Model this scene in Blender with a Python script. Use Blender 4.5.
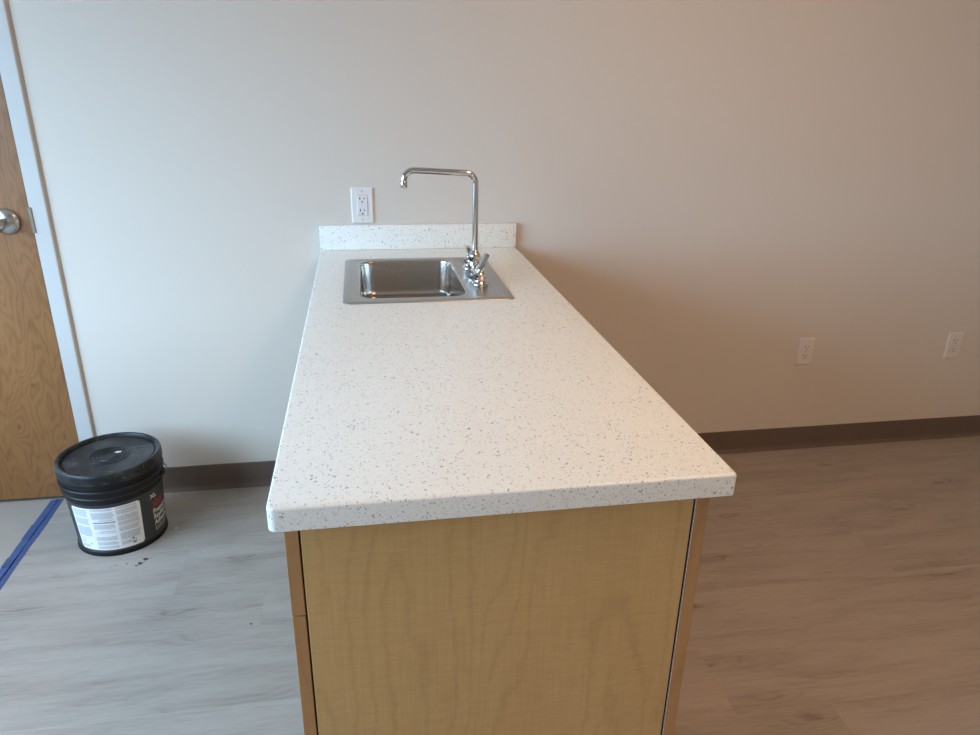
import bpy, bmesh, math, random
from mathutils import Vector, Matrix
random.seed(7)
SC = bpy.context.scene
for o in list(bpy.data.objects): bpy.data.objects.remove(o)

# ------------------------------------------------------------------ camera
CAM = (-0.1078, -2.52457, 1.45006); YAW, PIT, ROL, FPX = 0.17991, -0.37361, 0.02055, 714.57
fw = Vector((math.sin(YAW)*math.cos(PIT), math.cos(YAW)*math.cos(PIT), math.sin(PIT)))
rt = Vector((math.cos(YAW), -math.sin(YAW), 0)); up = rt.cross(fw)
r2 = rt*math.cos(ROL) + up*math.sin(ROL); u2 = up*math.cos(ROL) - rt*math.sin(ROL)
cam = bpy.data.objects.new('camera', bpy.data.cameras.new('camera'))
SC.collection.objects.link(cam)
cam.matrix_world = Matrix(((r2.x, u2.x, -fw.x, CAM[0]), (r2.y, u2.y, -fw.y, CAM[1]), (r2.z, u2.z, -fw.z, CAM[2]), (0, 0, 0, 1)))
cam.data.sensor_width = 36; cam.data.lens = FPX/980*36; cam.data.clip_start = .02
SC.camera = cam
# ------------------------------------------------------------------ light
SKY = (0.48, 0.72, 1.0); SKY_STRENGTH = 18.5
LAMP = (1.0, 0.62, 0.33); LAMP_STRENGTH = 11.8
w = bpy.data.worlds.new('sky'); SC.world = w; w.use_nodes = True
bg = w.node_tree.nodes['Background']; bg.inputs[0].default_value = (*SKY, 1); bg.inputs[1].default_value = SKY_STRENGTH
SC.view_settings.view_transform = 'Standard'; SC.view_settings.look = 'None'
SC.view_settings.exposure = 0.0; SC.view_settings.gamma = 1.0; SC.view_settings.use_curve_mapping = False
WIN_Y0, WIN_Y1, WIN_Z0, WIN_Z1 = -2.90, -0.40, 0.60, 2.20       # opening in the left wall
RX0, RX1, RY0, RZ1 = -2.35, 4.2, -5.4, 2.74                      # room extent (back wall at y = 0)
pl = bpy.data.lights.new('window_portal', 'AREA'); pl.shape = 'RECTANGLE'; pl.size = WIN_Z1-WIN_Z0; pl.size_y = WIN_Y1-WIN_Y0
pl.cycles.is_portal = True
po = bpy.data.objects.new('window_portal', pl); SC.collection.objects.link(po)
po.location = (RX0-.16, (WIN_Y0+WIN_Y1)/2, (WIN_Z0+WIN_Z1)/2); po.rotation_euler = (0, -math.pi/2, 0)

# ------------------------------------------------------------------ helpers
def lin(r, g, b):
    f = lambda c: (c/255/12.92) if c/255 <= .04045 else ((c/255+.055)/1.055)**2.4
    return (f(r), f(g), f(b), 1)
class NT:
    """tiny node-tree writer"""
    def __init__(s, name, rough=.5, metal=0., spec=.5):
        s.m = bpy.data.materials.new(name); s.m.use_nodes = True; s.t = s.m.node_tree; s.N = s.t.nodes
        s.b = s.N['Principled BSDF']; s.b.inputs['Roughness'].default_value = rough; s.b.inputs['Metallic'].default_value = metal
        s.b.inputs['Specular IOR Level'].default_value = spec
    def n(s, kind, ins=None, **kw):
        x = s.N.new(kind)
        for k, v in kw.items(): setattr(x, k, v)
        for k, v in (ins or {}).items(): s.put(x.inputs[k], v)
        return x
    def put(s, sock, v):
        if hasattr(v, 'is_output'): s.t.links.new(v, sock)
        else: sock.default_value = v
    def obj(s): return s.n('ShaderNodeTexCoord').outputs['Object']
    def math(s, op, a, b=0., c=None):
        x = s.n('ShaderNodeMath', operation=op); s.put(x.inputs[0], a); s.put(x.inputs[1], b)
        if c is not None: s.put(x.inputs[2], c)
        return x.outputs[0]
    def map(s, vec, scale=(1, 1, 1), loc=(0, 0, 0)): return s.n('ShaderNodeMapping', {'Vector': vec, 'Scale': scale, 'Location': loc}).outputs[0]
    def noise(s, vec, scale, detail=3, rough=.5, dist=0.): return s.n('ShaderNodeTexNoise', {'Vector': vec, 'Scale': scale, 'Detail': detail, 'Roughness': rough, 'Distortion': dist}).outputs['Fac']
    def ramp(s, fac, stops):
        x = s.n('ShaderNodeValToRGB', {'Fac': fac}); e = x.color_ramp.elements
        while len(e) < len(stops): e.new(.5)
        for q, (p, c) in zip(e, stops): q.position = p; q.color = c if len(c) == 4 else (*c, 1)
        return x.outputs[0]
    def mix(s, fac, a, b, mode='MIX'):
        x = s.n('ShaderNodeMix', data_type='RGBA', blend_type=mode); s.put(x.inputs[0], fac); s.put(x.inputs[6], a); s.put(x.inputs[7], b); return x.outputs[2]
    def bump(s, h, strength=.2, dist=.002):
        x = s.n('ShaderNodeBump', {'Height': h, 'Strength': strength, 'Distance': dist}); s.put(s.b.inputs['Normal'], x.outputs[0])
    def col(s, v): s.put(s.b.inputs['Base Color'], v); return s.m
G = lambda v: (v, v, v, 1)

def m_plain(name, c, rough=.5, metal=0., spec=.5, noise=0., scale=20, bump=0.):
    t = NT(name, rough, metal, spec)
    f = t.noise(t.obj(), scale, 4)
    t.col(t.mix(f, tuple(x*(1-noise) for x in c[:3])+(1,), tuple(min(1, x*(1+noise)) for x in c[:3])+(1,)))
    if bump: t.bump(t.noise(t.obj(), scale*8, 3), bump)
    return t.m
def m_wall():
    t = NT('painted_wall', .75, 0, .25); o = t.obj()
    t.bump(t.noise(o, 140, 4), .06, .001)
    return t.col(t.mix(t.noise(o, 1.3, 3), (.68, .625, .555, 1), (.70, .645, .575, 1)))
def m_counter():
    t = NT('speckled_solid_surface', .32, 0, .4); o = t.obj()
    def layer(scale, size, prob, seed):
        warp = t.n('ShaderNodeTexNoise', {'Vector': o, 'Scale': scale*1.3, 'Detail': 1.0}).outputs['Color']
        vv = t.n('ShaderNodeVectorMath', {0: warp, 1: (1.1/scale,)*3}, operation='MULTIPLY').outputs[0]
        v2 = t.n('ShaderNodeVectorMath', {0: t.map(o, (1, 1, 1), (seed,)*3), 1: vv}, operation='ADD').outputs[0]
        v = t.n('ShaderNodeTexVoronoi', {'Vector': v2, 'Scale': scale})
        sp = t.n('ShaderNodeSeparateColor', {0: v.outputs['Color']})
        keep = t.math('LESS_THAN', sp.outputs[0], prob)
        near = t.math('LESS_THAN', v.outputs['Distance'], t.math('MULTIPLY_ADD', sp.outputs[1], size*.7, size*.5))
        return t.math('MULTIPLY', keep, near), sp.outputs[2]
    base = t.mix(t.noise(o, 8, 2), (.86, .86, .805, 1), (.88, .88, .825, 1))
    f, h = layer(380, .33, .45, 0.0)
    c = t.mix(t.math('MULTIPLY', f, .50), base, (.36, .34, .32, 1))
    f, h = layer(200, .30, .32, 3.1)
    c = t.mix(t.math('MULTIPLY', f, .72), c, t.ramp(h, [(0, (.30, .28, .26)), (.45, (.22, .24, .25)), (.7, (.50, .36, .28)), (1, (.25, .24, .20))]))
    f, h = layer(115, .215, .30, 7.7)
    r = t.n('ShaderNodeValToRGB', {'Fac': h}); r.color_ramp.interpolation = 'CONSTANT'; e = r.color_ramp.elements
    for k in range(3): e.new(.5)
    for q, (p, cc) in zip(e, [(0, (.05, .20, .25)), (.3, (.42, .16, .11)), (.55, (.10, .16, .22)), (.72, (.33, .27, .22)), (.85, (.36, .15, .12))]): q.position = p; q.color = (*cc, 1)
    return t.col(t.mix(t.math('MULTIPLY', f, .75), c, r.outputs[0]))
def m_maple(name, tint=(1, 1, 1), seed=0.):
    t = NT(name, .42, 0, .4); o = t.map(t.obj(), (1, 1, 1), (seed, seed, seed))
    sx = t.n('ShaderNodeSeparateXYZ', {0: o})
    bend = t.noise(t.map(o, (4.2, 4.2, .75)), 1, 2, .5)
    wig = t.noise(t.map(o, (16, 16, 26)), 1, 3, .6)
    ph = t.math('ADD', t.math('MULTIPLY', bend, 95.), t.math('ADD', t.math('MULTIPLY', wig, 4.), t.math('MULTIPLY', sx.outputs[0], 40.)))
    wv = t.math('POWER', t.math('MULTIPLY_ADD', t.math('SINE', ph), .5, .5), 6.)
    fine = t.noise(t.map(o, (210, 210, 9)), 1, 3)
    rip = t.noise(t.map(o, (26, 26, 230)), 1, 3, .6)
    big = t.noise(t.map(o, (5, 5, 2.)), 1, 3)
    a = tuple(x*y for x, y in zip((.50, .305, .115), tint)); b = tuple(x*y for x, y in zip((.63, .40, .165), tint))
    f = t.math('SUBTRACT', t.math('ADD', t.math('MULTIPLY', fine, .36), t.math('ADD', t.math('MULTIPLY', rip, .36), t.math('MULTIPLY', big, .28))), t.math('MULTIPLY', wv, .13))
    t.bump(fine, .05, .0005)
    return t.col(t.ramp(f, [(.26, a), (.66, b)]))
def m_door():
    t = NT('birch_door_veneer', .38, 0, .45); o = t.obj(); sx = t.n('ShaderNodeSeparateXYZ', {0: o})
    x, z = sx.outputs[0], sx.outputs[2]
    ph = t.math('MULTIPLY', t.noise(t.map(o, (4.5, 1, 1.0)), 1.6, 3, .55), 34.)
    dark = 0.
    for kx, kz, a in ((-1.262, .455, 5.), (-1.337, .300, 6.), (-1.196, .250, 5.), (-1.30, .80, -3.), (-1.25, 1.25, 4.)):
        dx = t.math('SUBTRACT', x, kx); dz = t.math('MULTIPLY', t.math('SUBTRACT', z, kz), .55)
        d2 = t.math('ADD', t.math('MULTIPLY', dx, dx), t.math('MULTIPLY', dz, dz))
        ph = t.math('ADD', ph, t.math('MULTIPLY', t.math('EXPONENT', t.math('MULTIPLY', d2, -900.)), a))
        if a > 4.5: dark = t.math('ADD', dark, t.math('EXPONENT', t.math('MULTIPLY', d2, -26000.)))
    ph = t.math('ADD', ph, t.math('MULTIPLY', x, 30.))
    band = t.math('MULTIPLY_ADD', t.math('SINE', t.math('MULTIPLY', ph, 3.2)), .5, .5)
    band = t.math('POWER', band, 2.2)
    fine = t.noise(t.map(o, (260, 60, 7)), 1, 3)
    big = t.noise(t.map(o, (5, 1, 1.2)), 1, 3)
    f = t.math('ADD', t.math('MULTIPLY', band, .17), t.math('ADD', t.math('MULTIPLY', fine, .34), t.math('MULTIPLY', big, .55)))
    c = t.ramp(f, [(.28, (.335, .155, .053)), (.55, (.255, .110, .036)), (.85, (.15, .06, .019))])
    return t.col(t.mix(t.math('MINIMUM', t.math('MULTIPLY', dark, .75), 1.), c, (.14, .07, .035, 1)))
def m_plank():
    t = NT('grey_oak_vinyl', .42, 0, .35)
    oi = t.n('ShaderNodeObjectInfo').outputs['Random']
    off = t.n('ShaderNodeCombineXYZ', {0: t.math('MULTIPLY', oi, 37.), 1: t.math('MULTIPLY', oi, 91.), 2: 0.}).outputs[0]
    o = t.n('ShaderNodeVectorMath', {0: t.obj(), 1: off}, operation='ADD').outputs[0]
    wx = t.n('ShaderNodeTexNoise', {'Vector': t.map(o, (3., 8, 1)), 'Scale': 1.0, 'Detail': 2.0}).outputs['Fac']
    patch_ = t.noise(t.map(o, (2.2, 13, 1)), 1, 3, .55, .5)
    sy = t.n('ShaderNodeSeparateXYZ', {0: o}).outputs[1]
    v = t.n('ShaderNodeTexVoronoi', {'Vector': t.map(o, (2.4, 9.0, 1)), 'Scale': 1.0, 'Randomness': 1.0}).outputs['Distance']
    knot = t.math('POWER', t.math('MAXIMUM', t.math('SUBTRACT', 1., t.math('MULTIPLY', v, 1.9)), 0.), 2.)
    ph = t.math('ADD', t.math('MULTIPLY', sy, 260.), t.math('ADD', t.math('MULTIPLY', wx, 34.), t.math('MULTIPLY', knot, 15.)))
    ring = t.math('POWER', t.math('MULTIPLY_ADD', t.math('SINE', ph), .5, .5), 3.)
    grain = t.noise(t.map(o, (6, 95, 1)), 1, 4, .65, .3)
    fine = t.noise(t.map(o, (22, 520, 1)), 1, 2, .6)
    core = t.ramp(v, [(.02, G(1)), (.11, G(0))])
    cm = t.math('MULTIPLY', core, t.ramp(patch_, [(.44, G(0)), (.54, G(1))]))
    f = t.math('ADD', t.math('MULTIPLY', patch_, .42), t.math('ADD', t.math('MULTIPLY', grain, .26), t.math('MULTIPLY', fine, .32)))
    f = t.math('SUBTRACT', f, t.math('MULTIPLY', ring, t.math('MULTIPLY_ADD', knot, .12, .018)))
    f = t.math('SUBTRACT', f, t.math('ADD', t.math('MULTIPLY', cm, .22), t.math('MULTIPLY', knot, .06)))
    c = t.ramp(f, [(.24, (.19, .155, .13)), (.40, (.325, .275, .235)), (.50, (.385, .33, .285)), (.66, (.43, .375, .33))])
    c = t.mix(1., c, t.mix(oi, G(.96), G(1.04)), 'MULTIPLY')
    t.bump(grain, .04, .0006)
    return t.col(c)
def m_concrete():
    t = NT('bare_concrete', .85, 0, .2); o = t.obj()
    c = t.mix(t.noise(o, 5, 5, .6), (.35, .29, .24, 1), (.43, .365, .31, 1))
    sp = t.math('GREATER_THAN', t.noise(o, 130, 2), .70)
    t.bump(t.noise(o, 60, 4), .15)
    return t.col(t.mix(t.math('MULTIPLY', sp, .5), c, (.20, .185, .17, 1)))
def m_lid():
    t = NT('scuffed_black_plastic', .5, 0, .35); o = t.obj()
    f = t.ramp(t.noise(o, 9, 5, .65), [(.44, G(0)), (.80, G(1))])
    sc = t.math('GREATER_THAN', t.noise(t.map(o, (30, 160, 60)), 1, 3), .665)
    c = t.mix(t.math('MULTIPLY', f, .75), (.012, .012, .013, 1), (.15, .15, .15, 1))
    t.put(t.b.inputs['Roughness'], t.math('MULTIPLY_ADD', f, .2, .42))
    return t.col(t.mix(t.math('MULTIPLY', sc, .35), c, (.30, .30, .30, 1)))
def m_steel(name, c, rough, aniso=(1, 1, 1)):
    t = NT(name, rough, 1.); o = t.obj()
    n = t.noise(t.map(o, aniso), 300, 2)
    t.put(t.b.inputs['Roughness'], t.math('MULTIPLY_ADD', n, .12, rough-.06))
    return t.col(c)
M = dict(
    wall=m_wall(), counter=m_counter(), maple=m_maple('maple_laminate_panel'), maple2=m_maple('maple_edge', (.78, .66, .66), 5.3),
    door=m_door(), plank=m_plank(), concrete=m_concrete(), lid=m_lid(),
    base=m_plain('dark_vinyl_base', (.15, .11, .088, 1), .45, 0, .4, .1),
    frame=m_plain('white_enamel', (.60, .585, .56, 1), .45, 0, .4, .02, 3),
    caulk=m_plain('tan_caulk', (.52, .44, .36, 1), .8, 0, .2, .1, 30),
    white=m_plain('white_plastic', (.80, .79, .78, 1), .35, 0, .5, .01),
    slot=m_plain('black_slot', (.02, .02, .02, 1), .8),
    screw=m_plain('screw_paint', (.55, .54, .52, 1), .3, .3),
    steel=m_steel('brushed_stainless', (.50, .485, .465, 1), .40, (1, .05, 1)), bowl=m_steel('satin_stainless_bowl', (.53, .49, .45, 1), .22, (.05, 1, 1)),
    chrome=m_steel('polished_chrome', (.68, .68, .68, 1), .09), nickel=m_steel('satin_chrome', (.62, .62, .62, 1), .22),
    black=m_plain('black_plastic', (.010, .0095, .010, 1), .48, 0, .35, .2, 12), grey=m_plain('dark_grey_print', (.042, .042, .044, 1), .40, 0, .5, .06, 12),
    label=m_plain('white_label', (.88, .885, .89, 1), .5, 0, .4, .03, 15), ink=m_plain('grey_ink', (.46, .47, .49, 1), .6), inkdark=m_plain('dark_ink', (.10, .10, .11, 1), .6),
    inkwhite=m_plain('white_ink', (.78, .78, .76, 1), .6), inkred=m_plain('red_ink', (.40, .055, .04, 1), .6),
    tape=m_plain('blue_tape', (.062, .092, .205, 1), .8, 0, .25, .15, 40), tapedark=m_plain('blue_tape_crease', (.010, .016, .045, 1), .8, 0, .2),
    crumb=m_plain('dirt', (.10, .075, .055, 1), .9), chip=m_plain('white_chip', (.7, .69, .66, 1), .8),
    ceil=m_plain('ceiling_paint', (.78, .77, .75, 1), .9, 0, .2, .02), mel=m_plain('white_melamine', (.66, .65, .63, 1), .5),
    strike=m_plain('dull_bronze', (.24, .20, .165, 1), .4, .5), almond=m_plain('almond_plastic', (.76, .71, .66, 1), .35, 0, .5, .01), slotgrey=m_plain('grey_slot', (.10, .085, .075, 1), .8),
    gap_shade=m_plain('painted_gap_shade', (.012, .012, .012, 1), .8), asphalt=m_plain('asphalt', (.13, .125, .12, 1), .9, 0, .2, .15, 3),
    toe=m_plain('toe_kick_black', (.03, .027, .025, 1), .6))
def m_emit():
    t = NT('lamp_diffuser', .5); t.b.inputs['Emission Color'].default_value = (*LAMP, 1); t.b.inputs['Emission Strength'].default_value = LAMP_STRENGTH
    return t.col((.8, .8, .8, 1))
M['emit'] = m_emit()
def m_glass():
    t = NT('window_glass', .0)
    tr = t.n('ShaderNodeBsdfTransparent', {'Color': (.95, .97, .97, 1)}); gl = t.n('ShaderNodeBsdfGlossy', {'Roughness': .02})
    mx = t.n('ShaderNodeMixShader', {0: .06, 1: tr.outputs[0], 2: gl.outputs[0]}); t.t.links.new(mx.outputs[0], t.N['Material Output'].inputs[0]); return t.m
M['glass'] = m_glass()

def link(name, bm, mat, parent=None, smooth=False, bevel=0.):
    bmesh.ops.recalc_face_normals(bm, faces=bm.faces)
    if bevel: bmesh.ops.bevel(bm, geom=[e for e in bm.edges if len(e.link_faces) == 2 and e.calc_face_angle(0) > .6], offset=bevel, segments=2, affect='EDGES', profile=.5)
    me = bpy.data.meshes.new(name); bm.to_mesh(me); bm.free()
    if smooth:
        me.polygons.foreach_set('use_smooth', [True]*len(me.polygons))
        me.set_sharp_from_angle(angle=.7)
    me.materials.append(M[mat] if isinstance(mat, str) else mat)
    o = bpy.data.objects.new(name, me); SC.collection.objects.link(o); o.parent = parent
    return o
def box(bm, x0, x1, y0, y1, z0, z1):
    v = [bm.verts.new((x, y, z)) for x in (x0, x1) for y in (y0, y1) for z in (z0, z1)]
    for f in ((0, 1, 3, 2), (4, 6, 7, 5), (0, 4, 5, 1), (2, 3, 7, 6), (0, 2, 6, 4), (1, 5, 7, 3)): bm.faces.new([v[i] for i in f])
    return bm
def B(*a): return box(bmesh.new(), *a)
def rings(bm, loops, cap0=False, cap1=False, closed=True):
    vs = [[bm.verts.new(p) for p in L] for L in loops]
    for a, b in zip(vs, vs[1:]):
        n = len(a)
        for i in range(n if closed else n-1): bm.faces.new((a[i], a[(i+1) % n], b[(i+1) % n], b[i]))
    if cap0: bm.faces.new(vs[0][::-1])
    if cap1: bm.faces.new(vs[-1])
    return vs
def rrect(x0, x1, y0, y1, r, n=6):
    out = []
    rr = r if isinstance(r, (tuple, list)) else (r,)*4           # SW, SE, NE, NW
    for cx, cy, a, q in ((x0, y0, math.pi, rr[0]), (x1, y0, 1.5*math.pi, rr[1]), (x1, y1, 0, rr[2]), (x0, y1, .5*math.pi, rr[3])):
        sx = 1 if cx == x0 else -1; sy = 1 if cy == y0 else -1
        for k in range(n+1):
            t = a + k/n*math.pi/2
            out.append((cx+sx*q+q*math.cos(t), cy+sy*q+q*math.sin(t)))
    return out
def lathe(bm, prof, c=(0, 0, 0), axis='z', n=32, cap=True):
    loops = []
    for r, h in prof:
        L = []
        for k in range(n):
            a = 2*math.pi*k/n; p, q = r*math.cos(a), r*math.sin(a)
            L.append({'z': (c[0]+p, c[1]+q, c[2]+h), 'y': (c[0]+p, c[1]+h, c[2]+q), 'x': (c[0]+h, c[1]+p, c[2]+q)}[axis])
        loops.append(L)
    rings(bm, loops, cap, cap); return bm
def tube(bm, pts, r, n=16, flat=None):
    pts = [Vector(p) for p in pts]; loops = []; nrm = None
    for i, p in enumerate(pts):
        t = (pts[min(i+1, len(pts)-1)]-pts[max(i-1, 0)]).normalized()
        if nrm is None: nrm = t.orthogonal().normalized()
        nrm = (nrm - t*nrm.dot(t)).normalized(); bi = t.cross(nrm)
        rr = r[i] if isinstance(r, (list, tuple)) else r
        loops.append([p + (nrm*math.cos(a)+bi*math.sin(a))*rr for a in [2*math.pi*k/n for k in range(n)]])
    rings(bm, loops, True, True); return bm
def arc(pts, rad, n=7):
    """round the corners of a polyline"""
    P = [Vector(p) for p in pts]; out = [P[0]]
    for i in range(1, len(P)-1):
        a = (P[i-1]-P[i]).normalized(); b = (P[i+1]-P[i]).normalized(); th = a.angle(b)
        d = rad/math.tan(th/2); c = P[i]+(a+b).normalized()*(rad/math.sin(th/2)); s, e = P[i]+a*d-c, P[i]+b*d-c
        for k in range(n+1): out.append(c + s.normalized().slerp(e.normalized(), k/n)*rad)
    return out+[P[-1]]
def empty(name, label, cat, loc=(0, 0, 0), group=None):
    o = bpy.data.objects.new(name, None); SC.collection.objects.link(o); o.location = loc; o.empty_display_size = .05
    o['label'] = label; o['category'] = cat
    if group: o['group'] = group
    return o
def tag(o, label, cat, group=None):
    o['label'] = label; o['category'] = cat
    if group: o['group'] = group
    return o
def struct(o, label=None, cat=None):
    o['kind'] = 'structure'
    if label: o['label'] = label
    if cat: o['category'] = cat
    return o
def rel(o, root):
    """parent a mesh made in world coordinates to a thing standing at root.location"""
    o.parent = root; o.data.transform(Matrix.Translation(-root.location)); return o

# ------------------------------------------------------------------ room shell
T = .15; DX0, DX1, DZ1 = -2.072, -1.153, 2.10                   # door opening
JW = .052                                                       # frame face width
bm = bmesh.new()
box(bm, RX0-T, DX0-.003, 0, T, -.15, RZ1); box(bm, DX1+.003, RX1+T, 0, T, -.15, RZ1)
box(bm, DX0-.003, DX1+.003, 0, T, DZ1, RZ1); box(bm, DX0-.003, DX1+.003, .075, T, -.15, DZ1)  # second box: unseen backing added behind the door to block sky light
struct(link('wall_back', bm, 'wall'), 'off-white painted wall behind the counter', 'wall')
bm = bmesh.new()
box(bm, RX0-T, RX0, RY0, WIN_Y0, -.15, RZ1); box(bm, RX0-T, RX0, WIN_Y1, 0, -.15, RZ1)
box(bm, RX0-T, RX0, WIN_Y0, WIN_Y1, -.15, WIN_Z0); box(bm, RX0-T, RX0, WIN_Y0, WIN_Y1, WIN_Z1, RZ1)
struct(link('wall_left', bm, 'wall'), 'off-white painted wall with a wide window', 'wall')
struct(link('wall_right', B(RX1, RX1+T, RY0, 0, -.15, RZ1), 'wall'), 'off-white painted wall opposite the window', 'wall')
struct(link('wall_front', B(RX0-T, RX1+T, RY0-T, RY0, -.15, RZ1), 'wall'), 'off-white painted wall facing the counter end', 'wall')
struct(link('ceiling', B(RX0-T, RX1+T, RY0-T, T, RZ1, RZ1+.1), 'ceil'), 'flat white ceiling', 'ceiling')
floor = struct(link('floor', B(RX0, RX1, RY0, .075, -.15, -.004), 'concrete'), 'floor of grey wood-look planks beside bare concrete at the door', 'floor')
# planks: rows along x, nine inches wide
TX = -1.264; PL = 2.01; PW = .229; gap = .00015
start = {0: -.621, 2: -.722, 3: -.452, 5: .760, 6: 1.013}
row = 0; ytop = .061
while ytop > RY0+.01:
    y1 = min(ytop, -.0005); y0 = max(ytop-PW, RY0)
    s = start.get(row, random.uniform(-.6, 1.3) if row not in (1, 4) else (-.1 if row == 1 else .12))
    xs = s-PL*4
    while xs < RX1:
        a, b = max(xs, TX), min(xs+PL, RX1)
        if b-a > .01:
            cx, cy = (a+b)/2, (y0+y1)/2
            p = link('plank', B(a-cx+gap, b-cx-gap, y0-cy+gap/2, y1-cy-gap/2, -.0039, 0), 'plank', floor); p.location = (cx, cy, 0)
        xs += PL
    row += 1; ytop -= PW
# cove base along the back wall
def cove(x0, x1):
    pr = [(0, 0), (-.014, 0), (-.0142, .002), (-.009, .006), (-.005, .013), (-.0035, .022), (-.0035, .099), (-.002, .1013), (0, .1013)]
    bm = bmesh.new(); rings(bm, [[(x, y, z) for y, z in pr] for x in (x0, x1)], True, True)
    return struct(link('baseboard_back', bm, 'base'), 'dark brown vinyl cove base along the back wall', 'baseboard')
cove(DX1+JW+.0105, -.2175); cove(.4115, RX1)
bm = bmesh.new(); box(bm, RX1-.006, RX1, RY0, -.016, 0, .1013); struct(link('baseboard_right', bm, 'base'), 'dark brown vinyl base along the right wall', 'baseboard')
# door frame: metal face standing proud of the wall, with a caulk line on its outer edge
bm = bmesh.new()
FY0, FY1 = -.009, .07
for x0, x1 in ((DX0-JW, DX0-.003), (DX1+.003, DX1+JW)): box(bm, x0, x1, FY0, -.0003, 0, DZ1+JW)
box(bm, DX0-.003, DX1+.003, FY0, -.0003, DZ1, DZ1+JW)
fr = struct(link('trim_1', bm, 'frame', bevel=.0015), 'white door frame around the wooden door', 'door frame')
bm = bmesh.new()
for xf, sg in ((DX0-JW, -1), (DX1+JW, 1)):
    rings(bm, [[(xf, -.0003, z), (xf, -.0088, z), (xf+sg*.003, -.0080, z), (xf+sg*.0105, -.0003, z)] for z in (0, DZ1+JW)], True, True)
link('caulk_line', bm, 'caulk', fr)
bm = bmesh.new()                                                # latch strike lip on the jamb edge
box(bm, DX1-.0005, DX1+.0100, FY0-.0025, FY0+.004, .985, 1.067)
link('strike_plate', bm, 'strike', fr, bevel=.0012)
# door
leaf = struct(link('door_1', B(DX0+.002, DX1-.001, -.0005, .044, .010, DZ1-.003), 'door', bevel=.001), 'birch veneered wooden door with a satin metal handle', 'door')
hx, hz = -1.228, 1.022
bm = bmesh.new(); lathe(bm, [(.0415, 0), (.0415, .003), (.040, .008), (.034, .013), (.022, .0165), (.016, .018)], (0, 0, 0), 'z', 40)
bmesh.ops.transform(bm, matrix=Matrix.Translation((hx, -.0007, hz)) @ Matrix.Rotation(math.pi/2, 4, 'X'), verts=bm.verts)
link('handle_rose', bm, 'nickel', leaf, True)
bm = bmesh.new(); lathe(bm, [(.0125, .016), (.0125, .034), (.0155, .038), (.0165, .048), (.0155, .055), (.008, .058)], (0, 0, 0), 'z', 28)
bmesh.ops.transform(bm, matrix=Matrix.Translation((hx, 0, hz)) @ Matrix.Rotation(math.pi/2, 4, 'X'), verts=bm.verts)
hub = link('handle_hub', bm, 'nickel', leaf, True)
bm = bmesh.new(); tube(bm, arc([(hx-.010, -.047, hz), (hx-.06, -.050, hz), (hx-.115, -.046, hz), (hx-.125, -.03, hz)], .012), .0085, 14)
link('handle_lever', bm, 'nickel', leaf, True)
# window in the left wall
wy0, wy1, wz0, wz1 = WIN_Y0, WIN_Y1, WIN_Z0, WIN_Z1
bm = bmesh.new(); f = .05; xa, xb = RX0-.11, RX0-.05
for a in ((wy0, wy0+f, wz0, wz1), (wy1-f, wy1, wz0, wz1), (wy0+f, wy1-f, wz0, wz0+f), (wy0+f, wy1-f, wz1-f, wz1)): box(bm, xa, xb, *a)
win = struct(link('window_1', bm, 'frame'), 'wide white framed window in the left wall', 'window')
mid = (wy0+wy1)/2
link('mullion', B(xa, xb, mid-.025, mid+.025, wz0+f, wz1-f), 'frame', win)
for a, b in ((wy0+f, mid-.025), (mid+.025, wy1-f)): link('window_pane', B(RX0-.083, RX0-.077, a, b, wz0+f, wz1-f), 'glass', win)
link('window_sill', B(RX0-.05, RX0+.06, wy0-.03, wy1+.03, wz0-.025, wz0-.0005), 'frame', win, bevel=.004)

struct(link('ground', B(RX0-40, RX0-.16, -30, 30, -.5, -.3), 'asphalt'), 'dark paved ground outside the window', 'ground')

# ------------------------------------------------------------------ ceiling lights (out of frame)
for i, (x, y, lab) in enumerate(((1.0, -1.8, 'ceiling light panel above the counter'), (2.6, -4.4, 'ceiling light panel near the front wall, past the counter end'))):
    L = empty('ceiling_light', lab, 'ceiling light', (x, y, RZ1), 'recessed ceiling light panels')
    bm = bmesh.new()
    for a in ((-.31, -.28, -.61, .61), (.28, .31, -.61, .61), (-.28, .28, -.61, -.58), (-.28, .28, .58, .61)): box(bm, *a, -.03, -.0005)
    link('frame', bm, 'frame', L); link('diffuser', B(-.28, .28, -.58, .58, -.022, -.012), 'emit', L)

# ------------------------------------------------------------------ counter
H, TH = .914, .038; CL, CR, CD = -.2550, .4335, 1.6600
SX0, SX1, SY0, SY1 = -.169, .2935, -.690, -.171               # sink rim
ct = empty('countertop', 'white speckled solid-surface countertop with a low backsplash', 'countertop', (0, 0, H))
bm = bmesh.new()
def outl(d): return rrect(CL+d, CR-d, -CD+d, -.0008-d*0, (.013-d*.6, .006-d*.4, .0012, .0012), 8)
hole = rrect(SX0+.02, SX1-.02, SY0+.02, SY1-.02, .012, 4)
R = .004
lo = [[(x, y, H-TH) for x, y in outl(.0015)], [(x, y, H-TH+.0015) for x, y in outl(0)]]
for k in range(5):
    a = k/4*math.pi/2; lo.append([(x, y, H-R+R*math.sin(a)) for x, y in outl(R*(1-math.cos(a)))])
vs = rings(bm, lo)
for ring_, z in ((vs[-1], H), (vs[0], H-TH)):
    hv = [bm.verts.new((x, y, z)) for x, y in hole]
    ed = [bm.edges.get((ring_[i], ring_[(i+1) % len(ring_)])) for i in range(len(ring_))] + [bm.edges.new((hv[i], hv[(i+1) % len(hv)])) for i in range(len(hv))]
    bmesh.ops.triangle_fill(bm, edges=ed, use_beauty=True)
    if z == H: ht = hv
    else: hb = hv
for i in range(len(ht)): bm.faces.new((ht[i], hb[i], hb[(i+1) % len(ht)], ht[(i+1) % len(ht)]))
rel(link('worktop', bm, 'counter', smooth=True), ct)
bm = B(CL, CR, -.0195, -.0008, H+.0003, H+.0855)
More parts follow.
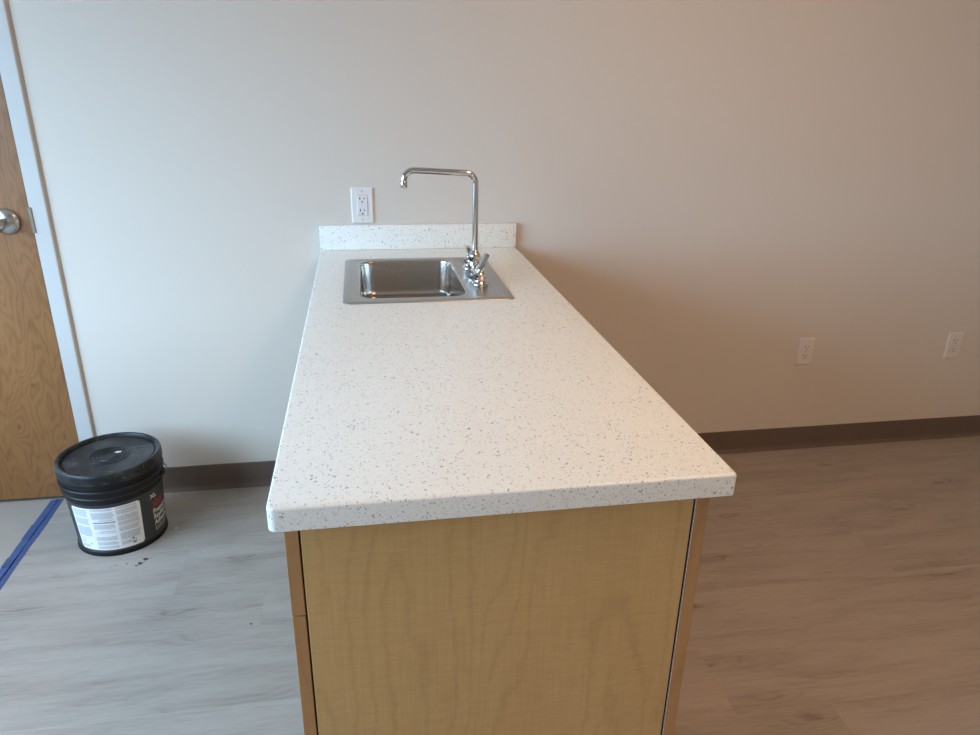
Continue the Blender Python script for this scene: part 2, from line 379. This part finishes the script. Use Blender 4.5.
rel(link('backsplash', bm, 'counter', smooth=True, bevel=.0025), ct)

# cabinets below: two base units side by side and the shared end panel belongs to the nearer one
PX0, PX1 = -.2165, .3835; YC = 1.6334; DT = .0195
def unit(y0, y1, label, endp, cols):
    c = empty('base_cabinet', label, 'cabinet', (.08, (y0+y1)/2, 0), 'base cabinets under the countertop')
    z1 = H-TH-.0008
    bm = bmesh.new(); ys = y0+.020 if endp else y0
    xa_, xb_ = PX0+.006, PX1-.006
    box(bm, xa_, xb_, ys, ys+.018, .10, z1-.001); box(bm, xa_, xb_, y1-.018, y1, .10, z1-.001); box(bm, xa_, xb_, ys+.018, y1-.018, .10, .118)
    rel(link('carcass', bm, 'mel'), c)
    rel(link('toe_kick', B(PX0+.06, PX0+.075, ys, y1, 0.0005, .0995), 'toe'), c)
    if endp:
        rel(link('end_panel', B(PX0+.0015, PX1-.0015, y0, y0+.019, .0005, z1), 'maple', bevel=.0008), c)
    rel(link('rear_panel', B(PX1+.0035, .4085, y0+.0005, y1-.001, .0005, z1), 'maple2', bevel=.0008), c)
    rel(link('rear_panel_liner', B(PX1+.0022, PX1+.0034, y0+.001, y1-.001, .001, z1-.001), 'mel'), c)
    if endp:
        rel(link('gap_shade', B(PX1-.0012, PX1+.0020, y0+.0015, y0+.018, .001, z1-.001), 'gap_shade'), c)  # black strip painted in as the shade of the open gap
    n = cols; w_ = (y1-y0)/n
    for k in range(n):
        a, b = y0+k*w_+(.0003 if k == 0 else .0015), y0+(k+1)*w_-.0015
        rel(link('drawer_front', B(PX0-.0015-DT, PX0-.0015, a, b, .7105, z1-.001), 'maple2', bevel=.0008), c)
        rel(link('cabinet_door', B(PX0-.0015-DT, PX0-.0015, a, b, .102, .7075), 'maple2', bevel=.0008), c)
unit(-YC, -.815, 'maple base cabinet with the large plain end panel', True, 2)
unit(-.8145, -.001, 'maple base cabinet under the sink, against the wall', False, 2)

# ------------------------------------------------------------------ sink
sk = empty('drop_in_sink', 'brushed stainless steel drop-in sink set into the countertop', 'sink', (.065, -.425, H))
def L3(l, z): return [(x, y, z) for x, y in l]
def srr(d, r=.022): return rrect(SX0+d, SX1-d, SY0+d, SY1-d, max(.002, r-d*.5), 6)
BX0, BX1, BY0, BY1 = -.121, .168, -.640, -.205                  # bowl mouth
FX0, FX1, FYa, FYb = .196, .268, -.650, -.215                   # faucet ledge
ZD = H+.0022
bm = bmesh.new()
vs = rings(bm, [L3(srr(.0), H+.0004), L3(srr(.0008), H+.0022), L3(srr(.003), H+.0034), L3(srr(.017), H+.0040), L3(srr(.019), H+.0036), L3(srr(.022), ZD)])
mouth = rrect(BX0-.006, BX1+.006, BY0-.006, BY1+.006, .050, 8); ledge = rrect(FX0, FX1, FYa, FYb, .008, 4)
def addloop(l, z): return [bm.verts.new((x, y, z)) for x, y in l]
mv, lv = addloop(mouth, ZD), addloop(ledge, ZD)
E_ = lambda v: [bm.edges.get((v[i], v[(i+1) % len(v)])) or bm.edges.new((v[i], v[(i+1) % len(v)])) for i in range(len(v))]
bmesh.ops.triangle_fill(bm, edges=E_(vs[-1])+E_(mv)+E_(lv), use_beauty=True)
l2 = addloop(rrect(FX0+.006, FX1-.004, FYa+.004, FYb-.004, .006, 4), ZD-.0035)
for i in range(len(lv)): bm.faces.new((lv[i], lv[(i+1) % len(lv)], l2[(i+1) % len(l2)], l2[i]))
bm.faces.new(l2)
rel(link('rim', bm, 'steel', smooth=True), sk)
bm = bmesh.new(); lo = []
for k in range(6):
    a = k/5*math.pi/2; d = -.006+.006*math.sin(a); lo.append(L3(rrect(BX0+d, BX1-d, BY0+d, BY1-d, .046-d-.002, 8), ZD-.0002-.006*(1-math.cos(a))))
BD = .110                                                        # bowl depth below the counter
lo.append(L3(rrect(BX0+.004, BX1-.004, BY0+.006, BY1-.006, .046, 8), H-BD+.016))
for k in range(1, 6):
    a = k/5*math.pi/2; d = .014*(1-math.cos(a)); lo.append(L3(rrect(BX0+.004+d, BX1-.004-d, BY0+.006+d, BY1-.006-d, .046-d*.8, 8), H-BD+.014-.014*math.sin(a)))
rings(bm, lo, False, True)
rel(link('bowl', bm, 'bowl', smooth=True), sk)
bm = bmesh.new(); lathe(bm, [(.040, 0), (.040, .002), (.034, .003), (.028, .0012), (.012, .0012)], ((BX0+BX1)/2, -.42, H-BD+.0004), 'z', 28)
rel(link('drain', bm, 'nickel', smooth=True), sk)

# ------------------------------------------------------------------ faucet on the sink ledge
ZF = ZD-.0033
fc = empty('faucet', 'tall chrome bridge faucet with a squared swing spout', 'faucet', (.2195, -.43, ZF))
X = .2195; Yc = -.43; YA, YB = -.530, -.330
bm = bmesh.new(); sp = arc([(X, Yc, .985), (X, Yc, 1.2185), (.0150, Yc, 1.2285), (.0130, Yc, 1.196)], .030, 10); tube(bm, sp, .0091, 20)
rel(link('spout', bm, 'chrome', smooth=True), fc)
bm = bmesh.new(); lathe(bm, [(.0086, .000), (.0105, -.003), (.0108, -.018), (.0095, -.020), (.0070, -.020), (.006, -.012)], (.0130, Yc, 1.1985), 'z', 24)
rel(link('aerator', bm, 'chrome', smooth=True), fc)
bm = bmesh.new(); lathe(bm, [(.0150, -.003), (.0165, .002), (.0178, .009), (.0170, .016), (.0130, .020), (.0118, .026), (.0095, .029)], (X, Yc, .968), 'z', 24)
rel(link('spout_nut', bm, 'chrome', smooth=True), fc)
bm = bmesh.new(); lathe(bm, [(.0165, -.013), (.0165, .006), (.0185, .016), (.0180, .028), (.0145, .0345)], (X, Yc, .930), 'z', 24)
rel(link('centre_body', bm, 'chrome', smooth=True), fc)
bm = bmesh.new(); tube(bm, [(X, YA+.004, .934), (X, YA+.05, .937), (X, Yc, .938), (X, YB-.05, .937), (X, YB-.004, .934)], [.0120, .0130, .0150, .0130, .0120], 18)
rel(link('bridge_tube', bm, 'chrome', smooth=True), fc)
for yy, tip in ((YA, (.023, .014, .050)), (YB, (-.008, -.003, .034))):
    bm = bmesh.new(); lathe(bm, [(.0228, .0000), (.0235, .003), (.0222, .009), (.0180, .013), (.0160, .017), (.0172, .025), (.0180, .029), (.0180, .034), (.0140, .038), (.0120, .044), (.0070, .0465)], (X, yy, ZF+.0002), 'z', 24)
    vb = rel(link('valve_body', bm, 'chrome', smooth=True), fc)
    z0 = ZF+.040; t = Vector(tip); bm = bmesh.new()
    pts = [Vector((X, yy, z0)) + t*s + Vector((0, 0, .006*math.sin(s*math.pi))) for s in (0, .15, .35, .6, .8, .93, 1.0)]
    tube(bm, pts, [.0100, .0105, .0090, .0075, .0070, .0074, .0035], 14)
    ax = t.cross(Vector((0, 0, 1))).normalized(); nn = ax.cross(t.normalized())
    mid_ = Vector((X, yy, z0))
    for v in bm.verts:                                           # flatten the lever into a blade
        d = v.co-mid_; s = d.dot(t.normalized())/t.length; k = min(1, max(0, (s-.1)/.4))
        v.co += ax*(d.dot(ax)*.75*k) - nn*((d.dot(nn)-.006*math.sin(min(1, max(0, s))*math.pi)*.6)*.35*k)
    rel(link('lever_handle', bm, 'chrome', smooth=True), fc)

# ------------------------------------------------------------------ outlets
def plate(o, w_, h_, mat='white'):
    bm = bmesh.new(); rings(bm, [[(x, y, z) for x, z in rrect(-w_/2+d, w_/2-d, -h_/2+d, h_/2-d, .003, 3)] for d, y in ((0, -.0003), (.0002, -.0022), (.0030, -.0056), (.0050, -.0062))], True, True)
    link('wall_plate', bm, mat, o)
def disc(name, o, x, z, r, y0, y1, mat, n=12):
    bm = bmesh.new(); lathe(bm, [(r, y0), (r, y1)], (x, 0, z), 'y', n); return link(name, bm, mat, o)
def gfci(x, z):
    o = empty('outlet', 'white rectangular-faced wall outlet above the backsplash', 'outlet', (x, 0, z))
    plate(o, .0755, .1224)
    bm = bmesh.new(); rings(bm, [[(a, y, b) for a, b in rrect(-.0172+d, .0172-d, -.034+d, .034-d, .0015, 2)] for d, y in ((0, -.006), (0, -.0082), (.001, -.0090))], True, True)
    link('receptacle', bm, 'white', o)
    bm = bmesh.new(); rings(bm, [[(a, y, b) for a, b in rrect(-.0182, .0182, -.035, .035, .0015, 2)] for y in (-.0061, -.0064)], True, True); link('seam', bm, 'screw', o)
    for zc in (.0185, -.0215):
        link('slot', B(-.0092, -.0062, -.0093, -.0088, zc+.001, zc+.010), 'slot', o); link('slot', B(.0055, .0080, -.0093, -.0088, zc+.002, zc+.009), 'slot', o)
        disc('ground_hole', o, 0, zc-.0060, .0028, -.0093, -.0088, 'slot')
    for zz in (.0040, -.0045): link('button', B(-.0085, .0085, -.0100, -.0090, zz-.0033, zz+.0033), 'white', o, bevel=.0003)
    for zz in (.0475, -.0475): disc('screw', o, 0, zz, .0032, -.0070, -.0061, 'screw')
def duplex(x, z, label):
    o = empty('outlet', label, 'outlet', (x, 0, z), 'duplex outlets low on the back wall')
    plate(o, .0725, .1180, 'almond')
    for s in (1, -1):
        zc = s*.0195; bm = bmesh.new()
        l = [(a, b) for a, b in rrect(-.0170, .0170, zc-.0140, zc+.0140, .0095, 5)]
        rings(bm, [[(a, y, b) for a, b in l] for y in (-.006, -.0078)], True, True); rc = link('receptacle', bm, 'almond', o)
        bm = B(-.0085, -.0058, -.0081, -.0076, zc+.0010, zc+.0090); link('slot', bm, 'slotgrey', rc); link('slot', B(.0058, .0080, -.0081, -.0076, zc+.0015, zc+.0085), 'slotgrey', rc)
        g = disc('ground_hole', rc, 0, zc-.0065, .0027, -.0081, -.0076, 'slotgrey')
    disc('screw', o, 0, 0, .0030, -.0070, -.0061, 'screw')
gfci(-.1056, 1.0653)
duplex(1.6818, .4515, 'white duplex wall outlet, the one nearer the counter')
duplex(2.3876, .4495, 'white duplex wall outlet, the one farther from the counter')

# ------------------------------------------------------------------ bucket
BC = Vector((-.965, -.258, 0))
bk = empty('plastic_bucket', 'black lidded plastic adhesive bucket with a white instruction label', 'bucket', BC)
bk.scale = (1, 1, 1.02)
bm = bmesh.new()
body = [(.128, .0005), (.1345, .002), (.1365, .006), (.1365, .016), (.1355, .018), (.147, .196), (.147, .200)]
lathe(bm, body, n=72); link('body', bm, 'grey', bk, True)
bm = bmesh.new()
lathe(bm, [(.140, .0006), (.1372, .0014), (.1385, .004), (.1385, .0145), (.1362, .0165)], n=72, cap=False); link('base_ring', bm, 'black', bk, True)
bm = bmesh.new()
lathe(bm, [(.1472, .1925), (.1495, .194), (.1500, .207), (.1530, .209), (.1535, .214), (.1505, .217), (.1508, .229), (.1570, .232), (.1578, .241), (.1560, .2435), (.1500, .245), (.1495, .257), (.1500, .272)], n=72, cap=False); link('collar', bm, 'black', bk, True)
bm = bmesh.new()
lathe(bm, [(.1510, .267), (.1572, .2665), (.1582, .269), (.1580, .290), (.1565, .2975), (.1535, .3005), (.1470, .3005), (.1455, .2990), (.1440, .2900), (.1432, .2870), (.1370, .2870), (.1350, .2905), (.0605, .2905), (.0600, .2926), (.0570, .2926), (.0565, .2905), (.0485, .2905), (.048, .2926), (.045, .2926), (.0445, .2905), (.0365, .2905), (.036, .2926), (.033, .2926), (.0325, .2905), (.0245, .2905), (.024, .2924), (.0215, .2924), (.021, .2905), (.002, .2905)], n=72); 
lid = link('lid', bm, 'lid', bk, True)
bm = bmesh.new(); lathe(bm, [(.0145, 0), (.0145, .0009), (.0125, .0009), (.0125, 0)], (.083, .058, .2905), 'z', 24, False); link('moulded_ring', bm, 'lid', lid)
bm = bmesh.new(); rings(bm, [[(x, y, .2929) for x, y in ((.012, .016), (.024, .012), (.034, .017), (.033, .024), (.020, .025))], [(x, y, .2936) for x, y in ((.013, .017), (.024, .013), (.033, .018), (.032, .023), (.020, .024))]], True, True); link('paint_splash', bm, 'chip', lid)
for k, (a, r0, l, wd) in enumerate(((-1.75, .1583, .020, .0012), (-1.25, .1583, .016, .001), (-2.2, .1583, .014, .001))):
    pass
def cone_r(z): return .1355+(.147-.1355)*(z-.018)/(.196-.018)
def onc(az, z, off): r = cone_r(z)+off; return (r*math.cos(az), r*math.sin(az), z)
def patch(bm, a0, a1, z0, z1, off, n=1):
    va = [(bm.verts.new(onc(a0+(a1-a0)*k/n, z0, off)), bm.verts.new(onc(a0+(a1-a0)*k/n, z1, off))) for k in range(n+1)]
    for p, q in zip(va, va[1:]): bm.faces.new((p[0], q[0], q[1], p[1]))
AZ = lambda d: math.radians(d)
LA0, LA1, LZ0, LZ1 = AZ(-133), AZ(-45), .0215, .181               # white label
bm = bmesh.new(); n = 40; cr = .008; lp = []
pts = rrect(0, (LA1-LA0)*.141, LZ0, LZ1, cr, 4)
cols_ = n
va = []
for k in range(n+1):
    s = k/n*(LA1-LA0)*.141; wd = (LA1-LA0)*.141; e = min(s, wd-s); dz = cr-math.sqrt(max(0, cr*cr-(cr-e)**2)) if e < cr else 0
    az = LA0+(LA1-LA0)*k/n; va.append((bm.verts.new(onc(az, LZ0+dz, .0006)), bm.verts.new(onc(az, LZ1-dz, .0006))))
for p, q in zip(va, va[1:]): bm.faces.new((p[0], q[0], q[1], p[1]))
lab = link('instruction_label', bm, 'label', bk, True); lab['label'] = 'white label with fine grey print'
def LP(u, v): return LA0+(LA1-LA0)*u, LZ1-(LZ1-LZ0)*v
rnd = random.Random(3)
def block(bm, u0, u1, v0, v1, lh=.0155, fill=.62, ragged=.12):
    v = v0
    while v+lh*fill <= v1+.002:
        u = u0; end = u1-rnd.random()*ragged*(u1-u0)
        while u < end-.006:
            ww = min(rnd.uniform(.012, .045), end-u); a0, zt = LP(u, v); a1, zb = LP(u+ww, v+lh*fill); patch(bm, a0, a1, zb, zt, .0009, 2 if ww > .02 else 1); u += ww+.006
        v += lh
bm = bmesh.new()
for a in ((.03, .285, .035, .20), (.03, .285, .245, .40), (.03, .285, .445, .675), (.035, .15, .735, .77), (.035, .12, .80, .84), (.035, .19, .885, .95), (.33, .64, .02, .065), (.33, .64, .10, .255), (.42, .64, .275, .30), (.33, .64, .385, .50), (.40, .64, .535, .57), (.33, .64, .58, .60), (.33, .635, .675, .77), (.33, .635, .80, .87), (.33, .635, .905, .965), (.67, .97, .02, .06), (.67, .97, .085, .20), (.67, .97, .225, .345), (.67, .97, .365, .465), (.67, .97, .485, .60), (.67, .97, .63, .80), (.67, .90, .83, .93)):
    block(bm, *a)
pr = link('fine_print', bm, 'ink', lab); pr['kind'] = 'stuff'
bm = bmesh.new(); block(bm, .335, .64, .325, .352, .028, .9, 0); link('heading_print', bm, 'inkdark', lab)
for u, v, du, dv in ((.82, .80, .028, .030), (.825, .905, .045, .032), (.205, .835, .03, .03)):
    bm = bmesh.new(); a0, zt = LP(u, v); a1, zb = LP(u+du, v+dv); patch(bm, a0, a1, zb, zt, .0010, 2); link('stain', bm, 'inkdark' if u > .5 else 'ink', lab)
# lettering wrapped on the right of the body
def lettering(txt, az0, z, size, mat, wide=1.):
    cu = bpy.data.curves.new('lettering', 'FONT'); cu.body = txt; cu.size = 1; cu.offset = .02
    to = bpy.data.objects.new('lettering', cu); SC.collection.objects.link(to)
    me = bpy.data.meshes.new_from_object(to.evaluated_get(bpy.context.evaluated_depsgraph_get()))
    bpy.data.objects.remove(to); bpy.data.curves.remove(cu)
    bm = bmesh.new(); bm.from_mesh(me); bpy.data.meshes.remove(me)
    for v in bm.verts:
        zz = z+v.co.y*size; v.co = onc(az0+v.co.x*size*wide/.142, zz, .0009)
    return link('lettering', bm, mat, bk)
lettering('XL', AZ(-30), .160, .021, 'inkwhite', 1.1)
lettering('3000', AZ(-28), .122, .034, 'inkred', .92)
lettering('Premium', AZ(-27.5), .099, .026, 'inkwhite', .85)
lettering('Resilient', AZ(-27), .078, .026, 'inkwhite', .85)
lettering('Adhesive', AZ(-26.5), .056, .026, 'inkwhite', .85)
for zz, l in ((.044, 30), (.035, 24)):
    bm = bmesh.new(); a = -26.
    while a < -26+l:
        d = rnd.uniform(2., 5.); patch(bm, AZ(a), AZ(a+d), zz, zz+.0045, .0009, 2); a += d+1.
    link('small_print', bm, 'ink', bk)
# bail ears and wire handle lying against the back of the collar
for az in (2, 182):
    bm = bmesh.new(); lathe(bm, [(.0130, 0), (.0135, .006), (.0110, .0095), (.005, .010)], (0, 0, 0), 'z', 18)
    bmesh.ops.transform(bm, matrix=Matrix.Rotation(AZ(az), 4, 'Z') @ Matrix.Translation((.1515, 0, .2215)) @ Matrix.Rotation(math.pi/2, 4, 'Y'), verts=bm.verts); link('handle_ear', bm, 'black', bk, True)
bm = bmesh.new(); tube(bm, [(.1635*math.cos(AZ(2+180*k/24)), .1635*math.sin(AZ(2+180*k/24)), .2215-.035*math.sin(math.pi*k/24)) for k in range(25)], .0022, 8); link('bail_handle', bm, 'grey', bk, True)

# ------------------------------------------------------------------ painter's tape over the flooring edge
tp = empty('painters_tape', 'blue painter\'s tape strip along the flooring edge by the door', 'tape', (-1.264, -.6, 0))
def strip(name, xa, xb, mat, z, amp, seed, y0=-1.9, y1=-.004):
    bm = bmesh.new(); rr = random.Random(seed); n = 90; lo = []; pa = pb = 0.
    for k in range(n+1):
        y = y0+(y1-y0)*k/n; pa = pa*.7+rr.uniform(-amp, amp); pb = pb*.7+rr.uniform(-amp, amp)
        zl = z+.0003*math.sin(k*1.3+seed); zf = -.0037 if xa < TX-.005 else .0002
        a, b = xa+pa, xb+pb
        lo.append([(a, y, zf), (a, y, (zf+.0007 if xa < TX-.005 else zl)), (min(b, max(a, TX-.004)), y, zl), (b, y, zl), (b, y, .0002)])
    rings(bm, lo, True, True); return rel(link(name, bm, mat), tp)
strip('tape_strip', -1.289, -1.2635, 'tape', .0010, .0010, 1)
strip('tape_strip', -1.2595, -1.242, 'tape', .0009, .0010, 2)
strip('tape_crease', -1.2645, -1.2590, 'tapedark', .0005, .0008, 3)
for y, ln in ((-.17, .09), (-.36, .05)):                        # overlapping torn pieces
    bm = bmesh.new(); box(bm, -1.2885, -1.2645, y-ln, y, .0014, .0019); rel(link('tape_overlap', bm, 'tape'), tp)

# ------------------------------------------------------------------ crumbs of dirt
def crumb(x, y, s, mat, label, group):
    bm = bmesh.new(); bmesh.ops.create_icosphere(bm, subdivisions=2, radius=s)
    rr = random.Random(int(x*1000)); ph = rr.random()*6
    for v in bm.verts: v.co *= 1+.35*math.sin(v.co.x/s*3+ph)*math.cos(v.co.y/s*4+ph); v.co.z *= .55; v.co.x *= 1.25
    zm = min(v.co.z for v in bm.verts)
    for v in bm.verts: v.co.z -= zm
    o = link('dirt_crumb' if mat == 'crumb' else 'white_chip', bm, mat, None, True); o.location = (x, y, .0001); tag(o, label, 'crumb', group)
for x, y, s in ((-.863, -.453, .0050), (-.852, -.433, .0048), (-.872, -.462, .0026), (-.904, -.447, .0020), (-.936, -.452, .0016)):
    crumb(x, y, s, 'crumb', 'dark crumb of dirt on the floor in front of the bucket', 'dark dirt crumbs in front of the bucket')
crumb(-.476, -.792, .0024, 'crumb', 'lone dark crumb of dirt on the floor beside the cabinet', None)
crumb(-.795, -.262, .0026, 'chip', 'tiny white chip on the floor at the foot of the bucket', None)
crumb(-.671, -.417, .0026, 'chip', 'tiny white chip on the floor between bucket and cabinet', None)
